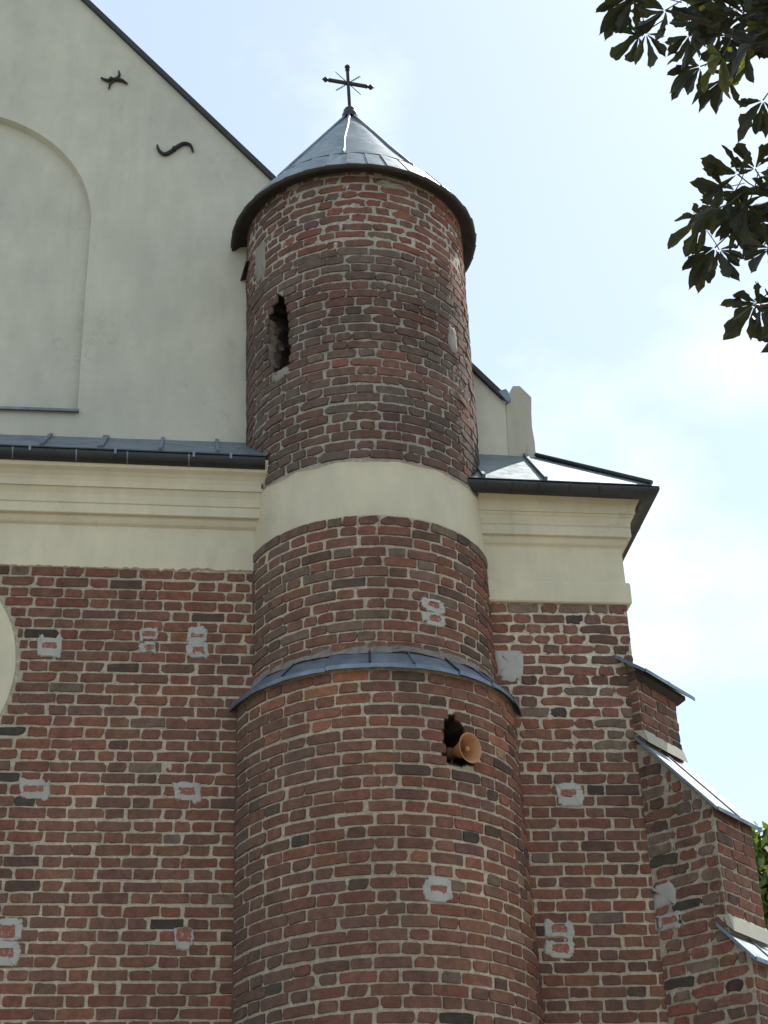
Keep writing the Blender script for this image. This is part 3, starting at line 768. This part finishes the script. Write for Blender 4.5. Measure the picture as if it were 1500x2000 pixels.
# flashing ring on top of the wider lower shaft
fr = link('flashing_ring', None, None, turret)
n_ = 60; th = np.radians(np.linspace(-100, 108, n_)); V = [tp(a, z_, r_) for (r_, z_) in ((R_UP - .02, Z_F1 - .005), (1.19, Z_F0 - .008)) for a in th]
fr_me = mesh_of('flashing_ring', V, [(i, i + 1, n_ + i + 1, n_ + i) for i in range(n_ - 1)]); fr.data = None
bpy.data.objects.remove(fr)
fr = link('flashing_ring', fr_me, M_ZINC2, turret)
step = 17.0
for i in range(12):
    a0 = -92 + i * step + random.uniform(-1, 1); a1 = a0 + step + .8; lift = random.uniform(.002, .008)
    V = []; m = 8
    for (r_, z_) in ((R_UP + .004, Z_F1 + .002), (1.205, Z_F0 + .018), (1.215, Z_F0 + .012), (1.217, Z_F0 - .022), (1.206, Z_F0 - .022)):
        for q in range(m):
            u = q / (m - 1); V.append(tp(D(a0 + (a1 - a0) * u), z_ + lift * (1 - u) + random.gauss(0, .001), r_ + lift * (1 - u)))
    MB().add(V, [(r * m + q, r * m + q + 1, (r + 1) * m + q + 1, (r + 1) * m + q) for r in range(4) for q in range(m - 1)]).build('flashing_sheet', M_ZINC2, fr)
    mb = MB().tube([tp(D(a0), Z_F1 + .012, R_UP + .01), tp(D(a0), Z_F0 + .030, 1.205)], .0085, 6); mb.build('seam', M_DARKMETAL if 3 <= i <= 9 and i % 2 else M_ZINC2, fr)
# mortar fillet over the flashing
th = np.radians(np.linspace(-98, 106, 140)); V = []
for i, (r_, z_) in enumerate(((R_UP + .004, Z_F1 + .075), (R_UP + .016, Z_F1 + .03), (R_UP + .030, Z_F1 - .006))):
    for a in th: V.append(tp(a, z_ + .014 * float(vnoise(np.array([[a * 9, i, 2.]]), 4)[0]), r_))
MB().add(V, [(r * 140 + i, (r + 1) * 140 + i, (r + 1) * 140 + i + 1, r * 140 + i + 1) for r in range(2) for i in range(139)]).build('mortar_fillet', M_MORTAR, turret, True, np.array([.27, .25, .23]))

# conical roof
APEX = 13.42; EX = tcx(12.6)
def cone_r(z): return 1.165 * (APEX - z) / (APEX - 11.70)
roof = None
def cone_pt(th, z, dr=0.0):
    r = cone_r(z) + dr; return (EX + r * math.sin(th), TY - r * math.cos(th), z)
zb = 12.005
mb = MB(); n = 72; V = [cone_pt(2 * math.pi * j / n, z_, -.02) for z_ in (11.75, 12.5, 13.38) for j in range(n)]
mb.add(V, [(i * n + j, i * n + (j + 1) % n, (i + 1) * n + (j + 1) % n, (i + 1) * n + j) for i in range(2) for j in range(n)])
roof = mb.build('conical_roof', M_ZINC, turret, True)
NS = 9; off = -12
for i in range(NS):
    a0, a1 = D(off + i * 360 / NS), D(off + (i + 1) * 360 / NS); mu, mv = 14, 16; V = []
    for iv in range(mv):
        zz = zb - .02 + (APEX - .03 - zb) * iv / (mv - 1)
        for iu in range(mu):
            u = iu / (mu - 1); a = a0 + (a1 - a0) * u
            dd = .010 * float(fbm(np.array([[i * 7 + u * 2.2, iv * .28, 3.]]), 2, 90)[0]) * math.sin(math.pi * u) + .008 * (2 * u - 1) ** 4
            V.append(cone_pt(a, zz, dd))
    MB().add(V, [(r * mu + c, r * mu + c + 1, (r + 1) * mu + c + 1, (r + 1) * mu + c) for r in range(mv - 1) for c in range(mu - 1)]).build('roof_sheet', M_ZINC, roof, True)
    w0 = 8 * (1 if i % 2 else -1)
    pts = [cone_pt(a0 + D(.9 * math.sin(q * .9 + i)) * (1 - q / 12), zb - .01 + (APEX - .03 - zb) * q / 12, .014) for q in range(13)]
    MB().tube(pts, [.015] * 12 + [.010], 8).build('standing_seam', M_ZINC2, roof, True)
nr = 120; MB().tube([cone_pt(2 * math.pi * j / nr, zb + .014, .012) for j in range(nr + 1)], .0075, 6, False).build('ring_seam', M_DARKMETAL, roof, True)
NE = 38
for i in range(NE):
    a0 = D(i * 360 / NE + random.uniform(-.8, .8)); a1 = D((i + 1) * 360 / NE + 1.2); m = 5; V = []
    l0 = .007 + random.uniform(0, .005)
    for (z_, dr) in ((zb + .012, .010), (zb - .01, .014), (11.72, .014), (11.695, .012), (11.69, -.004)):
        for q in range(m):
            u = q / (m - 1); V.append(cone_pt(a0 + (a1 - a0) * u, z_, dr + l0 * (1 - u) ** 1.5))
    MB().add(V, [(r * m + q, r * m + q + 1, (r + 1) * m + q + 1, (r + 1) * m + q) for r in range(4) for q in range(m - 1)]).build('eave_sheet', M_ZINC, roof)
n = 96
V = [(EX + r_ * math.sin(2 * math.pi * j / n), TY - r_ * math.cos(2 * math.pi * j / n), z_) for r_, z_ in ((.98, 11.735), (1.10, 11.715), (1.150, 11.668), (1.176, 11.664), (1.182, 11.696)) for j in range(n)]
MB().add(V, [(i * n + j, (i + 1) * n + j, (i + 1) * n + (j + 1) % n, i * n + (j + 1) % n) for i in range(4) for j in range(n)]).build('eave_soffit', M_SOFFIT, turret, True)
MB().slab([(.42, .10, 11.30), (.60, .10, 11.38), (.60, .42, 11.40), (.38, .42, 11.32)], .012).build('eave_bracket', M_DARKMETAL, turret)
MB().lathe([(.075, -.075), (.082, -.03), (.070, .0), (.060, .012), (.066, .03), (.052, .055), (.02, .07), (.0, .072)], (EX, TY, APEX), (0, 0, 1), 24).build('roof_cap', M_DARKMETAL, turret, True)

# patches on the turret
M_SMEAR = plaster_material('old_mortar_smear', (0.27, 0.245, 0.22), 0.8)
def turret_fn(th, z, R): return lambda u, v, o: tp(th + u / R, z + v, R + o)
patch(turret, turret_fn(D(22.5), 7.299, R_UP), .235, .235, [(-.0, .055, .11, .040), (.01, -.055, .10, .050)])
patch(turret, turret_fn(D(13.6), 5.012, r_low(5.0)), .245, .165, [(.0, .005, .125, .05)])

for (dg_, z_, w_, h_) in ((-49, 9.685, .22, .09), (47, 10.12, .14, .30), (-64, 11.10, .20, .42), (14, 11.60, .30, .08)):
    patch(turret, turret_fn(D(dg_), z_, R_UP), w_, h_, [], M_SMEAR)
# ================================================================== CROSS
cz0 = APEX + .05
cross = thing('roof_cross', 'dark iron cross with four wavy rays on the tip of the conical roof', 'cross', (EX, TY, cz0))
cphi = D(8.5); cdx, cdy = math.cos(cphi), math.sin(cphi)
bz = 13.835; bt = .019
MB().tube([(EX, TY, cz0 - .02), (EX - .012, TY, 14.03)], .021, 4).build('shaft', M_IRON, cross)
def cpt(u, z_): return (EX - .008 + u * cdx, TY + u * cdy, z_)
MB().tube([cpt(-.20, bz), cpt(.20, bz)], .021, 4).build('crossbar', M_IRON, cross)
def finial(o, ax): MB().lathe([(.0, 0), (.026, .0), (.018, .012), (.014, .02), (.030, .04), (.028, .052), (.0, .085)], o, ax, 8).build('finial', M_IRON, cross)
finial((EX - .012, TY, 14.02), (0, 0, 1)); finial(cpt(.195, bz), (cdx, cdy, 0)); finial(cpt(-.195, bz), (-cdx, -cdy, 0))
for sx in (1, -1):
    for sz in (1, -1):
        pts = []
        for q in range(26):
            t_ = q / 25; s_ = .030 + .155 * t_; wv = .0085 * math.sin(q * 1.55)
            du, dv = sx * .72, sz * .70
            pts.append(cpt(du * s_ - sx * dv * sx * wv, bz + dv * s_ + sx * du * wv * sz))
        MB().tube(pts, [.0045] * 24 + [.003, .002], 5).build('wavy_ray', M_IRON, cross)

# ================================================================== LOUDSPEAKER
HTH = D(28.3); hz = 6.105
hc = Vector(tp(HTH, hz + .004, 1.165 + .075))
hax = Vector((math.sin(D(36)), -math.cos(D(36)), -.08)).normalized()
horn = thing('horn_loudspeaker', 'tan horn loudspeaker poking out of the hole in the brick turret', 'loudspeaker', hc - Vector((0, 0, .11)))
prof = [(.030, -.19), (.036, -.16), (.050, -.12), (.070, -.07), (.090, -.03), (.108, -.004), (.118, .0), (.1165, .004), (.108, .001), (.088, -.030), (.068, -.07), (.048, -.12), (.034, -.16), (.0, -.165)]
MB().lathe(prof, hc, hax, 36).build('bell', M_HORN, horn, True)
MB().lathe([(.0, -.02), (.018, -.021), (.021, -.03), (.020, -.045), (.009, -.05), (.010, -.165)], hc, hax, 20).build('phase_plug', M_HORN, horn, True)
MB().lathe([(.0, -.29), (.045, -.288), (.052, -.27), (.052, -.21), (.046, -.19), (.03, -.185)], hc, hax, 24).build('driver', M_HORNBACK, horn, True)
b0 = hc - hax * .20
mb = MB().tube([b0 + Vector((0, 0, -.05)), b0 + Vector((0, .0, -.16))], .010, 6); mb.build('bracket', M_HORNBACK, horn)

# ================================================================== IRON ANCHORS ON THE GABLE
def anchor(label, strokes, rad):
    allp = [on_y(px, py, GY) for s in strokes for px, py in s]
    zmin = min(p[2] for p in allp); xm = sum(p[0] for p in allp) / len(allp)
    t = thing('wall_anchor', label, 'wall anchor', (xm, GY - .02, zmin), 'iron anchors on the gable')
    for s, r_ in zip(strokes, rad):
        P = [Vector(on_y(px, py, GY)) + Vector((0, -.022, 0)) for px, py in s]
        pts = []
        for i in range(len(P) - 1):                       # catmull-rom
            p0, p1, p2, p3 = P[max(i - 1, 0)], P[i], P[i + 1], P[min(i + 2, len(P) - 1)]
            for q in range(6):
                u = q / 6; pts.append(.5 * ((2 * p1) + (p2 - p0) * u + (2 * p0 - 5 * p1 + 4 * p2 - p3) * u * u + (3 * p1 - p0 - 3 * p2 + p3) * u ** 3))
        pts.append(P[-1]); n = len(pts)
        rr = [max(.007, r_ * (1 - .55 * abs(2 * i / (n - 1) - 1) ** 2)) for i in range(n)]
        MB().tube(pts, rr, 7).build('iron_bar', M_IRON, t)
    c = sum((Vector(on_y(px, py, GY)) for px, py in strokes[0][len(strokes[0]) // 2 - 1:len(strokes[0]) // 2 + 1]), Vector()) / 2
    MB().tube([c + Vector((0, -.05, 0)), c + Vector((0, .02, 0))], .020, 8).build('tie_bolt', M_IRON, t)
anchor('S-shaped black iron wall anchor on the pale gable, nearer the turret', [[(307, 286), (311, 297), (321, 304), (334, 299), (346, 290), (360, 283), (372, 287), (377, 300)]], [.022])
anchor('X-shaped black iron wall anchor high on the pale gable under the roof edge', [[(197, 155), (210, 160), (224, 158), (238, 160), (249, 167)], [(213, 177), (216, 166), (225, 158), (233, 151), (232, 141)]], [.021, .016])

# ================================================================== BUTTRESS (diagonal, at the corner)
S2 = 2 ** -.5; BA, BB = np.array([S2, -S2, 0]), np.array([S2, S2, 0]); BP = np.array([3.60, 0, 0]); BWD = .63
def bp(a, b, z): return tuple(BP + BA * a + BB * b + np.array([0, 0, z]))
butt = thing('corner_buttress', 'stepped diagonal brick buttress with sloping metal caps at the church corner', 'buttress', bp(.2, .3, 0))
A1, A2, A3 = .085, .60, .745
def w2(a): return 6.47 - 1.19 * (a - .04)
def w3(a): return 4.86 - 1.12 * (a - .55)
prof = [(-.55, 0), (A3, 0), (A3, w3(A3)), (A2, w3(A2)), (A2, w2(A2)), (A1, w2(A1)), (A1, 7.12), (-.2, 7.38), (-.55, 7.38)]
mb = MB(); mb.prism(prof[::-1], lambda a, z_, d: bp(a, d, z_), .0, BWD)
core = mb.build('core', M_MORTAR, butt, False, np.array([.46, .41, .34]))
bb = []
z = 7.06; row = 0
while z > .1:
    zt = z + BH * .5
    # end face
    if z > w2(A1) + .05: ae = A1
    elif zt < w2(A2) - .01 and z > w3(A2) + .02: ae = A2
    elif zt < w3(A3) - .01: ae = A3
    else: ae = None
    if ae is not None:
        for uc, ww in course(.004, BWD - .004, row % 2, .0135):
            add_brick(bb, bp(ae, uc, z), BB, BA, ww, random.gauss(BH, .003), brick_col(W_LOW), 0, 0, random.gauss(.002, .002))
    if z > w2(A1) + .02: add_brick(bb, bp(A1 * .5 + .004, 0, z), BA, -BB, A1 - .006, random.gauss(BH, .003), brick_col(W_BUT), 0, 0, random.gauss(.002, .001))
    # left face, trimmed along the sloping weathering
    if z < w2(A1):
        am = min(A2, .04 + (6.47 - zt) / 1.19 - .01)
        if zt < w3(A2): am = min(A3, max(A2, .55 + (4.86 - zt) / 1.12 - .01))
        if am > .12:
            for uc, ww in course(.012, am - .004, (row + 1) % 2, .0145, .010, .12):
                add_brick(bb, bp(uc, 0, z), BA, -BB, ww, random.gauss(BH, .0035), brick_col(W_BUT), 1, 0, random.gauss(.002, .0025))
    row += 1; z -= random.gauss(CRS, .002)
print('buttress bricks', emit_bricks(bb, core))
# metal weatherings
def cap(a0, z0, a1, z1, b0, b1, seams):
    mb = MB(); mb.slab([bp(a0, b0, z0), bp(a1, b0, z1), bp(a1, b1, z1), bp(a0, b1, z0)], .014)
    c = mb.build('metal_cap', M_ZINC, butt)
    dn = .03
    MB().slab([bp(a0, b0 - .004, z0 + .002), bp(a1, b0 - .004, z1 + .002), bp(a1, b0 - .004, z1 - dn), bp(a0, b0 - .004, z0 - dn)], .006).build('drip_edge', M_ZINC2, c)
    MB().slab([bp(a1 + .004, b0, z1 + .002), bp(a1 + .004, b1, z1 + .002), bp(a1 + .004, b1, z1 - dn), bp(a1 + .004, b0, z1 - dn)], .006).build('drip_edge', M_ZINC2, c)
    for s in seams:
        u0, u1 = s
        MB().tube([bp(a0, b0 + (b1 - b0) * u0, z0 + .006), bp(a1, b0 + (b1 - b0) * u1, z1 + .006)], .009, 6).build('seam', M_ZINC2, c)
    return c
k0 = 1.16
cap(-.30, 7.05 + .5 * .80, .20, 7.06, -.06, BWD + .13, [(.5, .5)])
MB().prism([(-.25, 7.36), (.155, 7.065), (.155, 7.03), (.08, 7.00), (-.25, 7.0)][::-1], lambda a, z_, d: bp(a, d, z_), .0, BWD + .06).build('cap_board', M_SOFFIT, butt)
cap(.03, 6.525, .665, 6.525 - .635 * 1.185, -.045, BWD + .05, [(.5, .5)])
cap(.53, 4.905, .80, 4.905 - .27 * 1.12, -.045, BWD + .05, [(.5, .5)])
# cement fillets where the shaft meets the cap below
def fillet(a, zt, zb_):
    mb = MB(); n = 16; V = []
    for i in range(n + 1):
        b = -.008 + (BWD + .016) * i / n; V += [bp(a + .004, b, zt + random.gauss(0, .008)), bp(a + .016, b, zt - .02), bp(a + .045, b, zb_)]
    mb.add(V, [(3 * i + r, 3 * i + r + 1, 3 * i + 4 + r, 3 * i + 3 + r) for i in range(n) for r in range(2)])
    V2 = [bp(a - .08, -.012, zt), bp(a + .016, -.012, zt - .02), bp(a + .045, -.012, zb_), bp(a - .04, -.012, zb_ + .09)]
    mb.add(V2, [(0, 1, 2, 3)]); mb.build('cement_fillet', M_GREY, butt)
fillet(A1, 6.585, 6.455); fillet(A2, 4.975, 4.83)
def but_fn(a, z_): return lambda u, v, o: bp(a + u, -o, z_ + v)
patch(butt, but_fn(.10, 5.21), .20, .20, [])
patch(butt, but_fn(.10, 5.01), .26, .12, [(.03, .0, .12, .055)])

# ================================================================== TREES
def leaflet(L_, W_, mtx, rng, mb):
    ts = [0, .14, .28, .42, .55, .67, .78, .87, .95, 1.06]; prof_ = [.09, .27, .44, .62, .80, .95, 1.0, .82, .42, .03]
    n = len(ts); V = []
    sag = rng.uniform(.08, .30) * L_; fold = rng.uniform(.15, .75); curl = rng.uniform(-.14, .14)
    for i in range(n):
        t_ = ts[i]; x = t_ * L_; zc = -sag * t_ * t_; hw = W_ * prof_[i] * .5; yc = curl * L_ * t_ * t_
        a, b = rng.uniform(.72, 1.15), rng.uniform(.72, 1.15)
        V += [mtx @ Vector((x + rng.uniform(-.006, .012), yc + hw * a, zc + fold * hw)), mtx @ Vector((x, yc, zc)), mtx @ Vector((x + rng.uniform(-.006, .012), yc - hw * b, zc + fold * hw))]
    mb.add(V, [(3 * i + r, 3 * i + r + 1, 3 * i + 4 + r, 3 * i + 3 + r) for i in range(n - 1) for r in range(2)])
lrng = np.random.default_rng(5); LEAVES = []
for k in range(14):
    mb = MB(); cnt = int(lrng.integers(5, 8))
    for i in range(cnt):
        u = (i - (cnt - 1) / 2) / ((cnt - 1) / 2); ang = D(u * lrng.uniform(52, 88)); ln = .205 * (1 - .42 * abs(u) ** 1.5) * lrng.uniform(.82, 1.08)
        m = Matrix.Rotation(ang + lrng.normal(0, .07), 4, 'Z') @ Matrix.Rotation(lrng.uniform(.0, .55), 4, 'Y') @ Matrix.Translation((.012, 0, 0)) @ Matrix.Rotation(lrng.normal(0, .35), 4, 'X')
        leaflet(ln, ln * lrng.uniform(.34, .43), m, lrng, mb)
    mb.tube([(0, 0, 0), (-.07, 0, .012), (-.15, .006, .045)], [.004, .0032, .003], 5)
    me = mesh_of('leaf', mb.v, mb.f); me.materials.append(M_LEAFY if k >= 12 else M_LEAF); LEAVES.append(me)

TB = (5.6, -5.2, 0)
tree = thing('chestnut_tree', 'overhanging chestnut boughs with dark five-fingered leaves against the sky', 'tree', TB)
trk = MB(); trk.tube([(5.6, -5.2, 0), (5.62, -5.2, 1.2), (5.55, -5.15, 3), (5.5, -5.1, 5.2), (5.45, -5.1, 7.4), (5.3, -5.0, 9.5), (5.2, -4.9, 11.2)], [.34, .27, .235, .21, .17, .12, .06], 14)
trk.build('trunk', M_BARK, tree, True)
def world_at(px, py, dist): return CAM + ray(px, py) * dist
RGT, UPV = ROT @ np.array([1, 0, 0]), ROT @ np.array([0, -1, 0])
leaf_count = 0
def put_leaf(px, py, ang, dist, size=1.0, tilt=None, p=None):
    """hub at a pixel direction and a distance; ang: direction the middle leaflet points in the picture, degrees, 0 right, 90 down"""
    global leaf_count
    P = Vector(world_at(px, py, dist)) if p is None else Vector(p)
    a = D(ang); d = Vector(RGT * math.cos(a) - UPV * math.sin(a))
    view = (Vector(CAM) - P).normalized(); nrm = (view * -1 + Vector((0, 0, 1)) * .35).normalized()
    d = (d - Vector((0, 0, .12))); y = nrm.cross(d).normalized(); x = y.cross(nrm).normalized()
    M = Matrix((x, y, nrm)).transposed().to_4x4()
    r1, r2 = (random.gauss(0, .55), random.gauss(.25, .40)) if tilt is None else tilt
    M = Matrix.Translation(P) @ M @ Matrix.Rotation(r1, 4, 'X') @ Matrix.Rotation(r2, 4, 'Y') @ Matrix.Diagonal((size, size, size, 1))
    o = bpy.data.objects.new('leaf', LEAVES[random.randrange(12 if py > 240 or tilt else 14)]); COL.objects.link(o); o.parent = tree
    o.matrix_parent_inverse = Matrix.Translation(-Vector(tree.location)); o.matrix_basis = M; leaf_count += 1
    return P
BOUGHS = []
def bough(pts, rads):
    BOUGHS.append([Vector(p) for p in pts])
    MB().tube(pts, rads, 8).build('bough', M_BARK, tree, True)
W = world_at
bough([(5.5, -5.1, 5.6), (4.4, -5.6, 6.6), Vector(W(1700, 260, 8.2)), Vector(W(1520, 110, 8.0)), Vector(W(1400, 50, 7.9)), Vector(W(1300, 20, 7.8))], [.11, .08, .05, .030, .016, .006])
bough([(5.52, -5.1, 5.0), (4.3, -5.5, 5.9), Vector(W(1680, 480, 8.2)), Vector(W(1530, 430, 8.1)), Vector(W(1440, 420, 8.0)), Vector(W(1400, 440, 7.9))], [.10, .07, .04, .022, .012, .005])
bough([(5.5, -5.1, 4.5), (4.3, -5.3, 5.2), Vector(W(1680, 640, 8.2)), Vector(W(1540, 590, 8.1)), Vector(W(1475, 600, 8.0))], [.08, .05, .03, .015, .006])
bough([(5.5, -5.1, 5.9), (4.6, -6.2, 7.3), Vector(W(1650, -150, 7.6)), Vector(W(1500, -60, 7.6)), Vector(W(1380, -40, 7.6))], [.09, .07, .04, .02, .008])
for (px, py, ang, sz) in ((1238, -6, 155, 1.0), (1248, 70, 140, .95), (1262, 66, 75, .8), (1345, 68, 95, .8), (1300, 20, 150, .85), (1368, 130, 165, .9), (1490, 196, 130, .9), (1420, 150, 130, 1.0),
                          (1413, 366, 170, .7), (1374, 427, 155, 1.05), (1396, 484, 140, 1.0), (1405, 488, 60, .7), (1452, 415, 180, .95), (1440, 340, 220, .95), (1475, 330, 240, .9), (1502, 485, 165, .9),
                          (1472, 597, 140, .95), (1487, 603, 100, .85), (1478, 592, 185, .8), (1532, 836, 170, .5)):
    put_leaf(px, py, ang, random.uniform(7.7, 8.1), sz, (random.gauss(0, .30), random.gauss(.1, .20)))
def fill(n, x0, x1, y0, y1, keep):
    k = 0
    while k < n:
        px, py = random.uniform(x0, x1), random.uniform(y0, y1)
        if not keep(px, py): continue
        put_leaf(px, py, random.gauss(145, 45), random.uniform(7.3, 8.7), random.uniform(.75, 1.05)); k += 1
def in_poly(poly): return lambda x, y: bool(inside(poly, np.array(x), np.array(y)))
fill(140, 1270, 1720, -300, 190, in_poly([(1275, -20), (1300, 30), (1375, 70), (1400, 105), (1440, 120), (1500, 125), (1720, 150), (1720, -300), (1330, -300)]))
fill(46, 1380, 1720, 230, 540, in_poly([(1402, 395), (1440, 350), (1500, 335), (1720, 320), (1720, 520), (1500, 460), (1425, 440), (1398, 420)]))
fill(10, 1515, 1700, 550, 650, lambda x, y: True)
for _ in range(64):                                        # leaves along the boughs outside the picture
    bo = random.choice(BOUGHS); i_ = random.randrange(0, 3); q_ = bo[i_].lerp(bo[i_ + 1], random.random())
    p_ = q_ + Vector((random.gauss(0, .22), random.gauss(0, .22), random.gauss(-.05, .16)))
    if proj(p_)[0] > 1640: put_leaf(0, 0, random.uniform(0, 360), 0, random.uniform(.8, 1.1), None, p_)

def leafy_tree(name, label, cat, base, h, cr, cz_, nleaf, group, seed):
    t = thing(name, label, cat, base, group); r = np.random.default_rng(seed); b = Vector(base)
    MB().tube([b, b + Vector((.1, 0, h * .3)), b + Vector((0, .2, h * .6)), b + Vector((.1, .1, h * .9))], [.35, .28, .18, .05], 10).build('trunk', M_BARK, t, True)
    cen = []
    for i in range(70):
        v = r.normal(0, 1, 3); v /= np.linalg.norm(v); v *= r.uniform(.55, 1.0); cen.append((np.array([b.x + v[0] * cr, b.y + v[1] * cr, cz_ + v[2] * cr * 1.15]), r.uniform(.5, 1.0)))
    V, Fc = [], []; k = 0
    for i in range(nleaf):
        c, rad = cen[int(r.integers(len(cen)))]; q = r.normal(0, 1, 3); q /= np.linalg.norm(q); p = c + q * rad * r.uniform(.4, 1.0)
        e1 = r.normal(0, 1, 3); e1 /= np.linalg.norm(e1); e2 = np.cross(e1, r.normal(0, 1, 3)); e2 /= np.linalg.norm(e2); s = r.uniform(.09, .16)
        V += [p - e1 * s, p + e2 * s * .55, p + e1 * s, p - e2 * s * .55]; Fc.append((k, k + 1, k + 2, k + 3)); k += 4
    o = obj('crown', np.array(V), Fc, M_LEAF2, t); o['kind'] = 'stuff'
    return t
d = ray(1560, 1735); far = CAM + d * 34
leafy_tree('broadleaf_tree', 'bushy green tree beyond the buttress at the right edge', 'tree', (far[0], far[1], 0), far[2] + 1.2, 1.9, far[2] - .75, 26000, None, 8)
print('leaves', leaf_count)
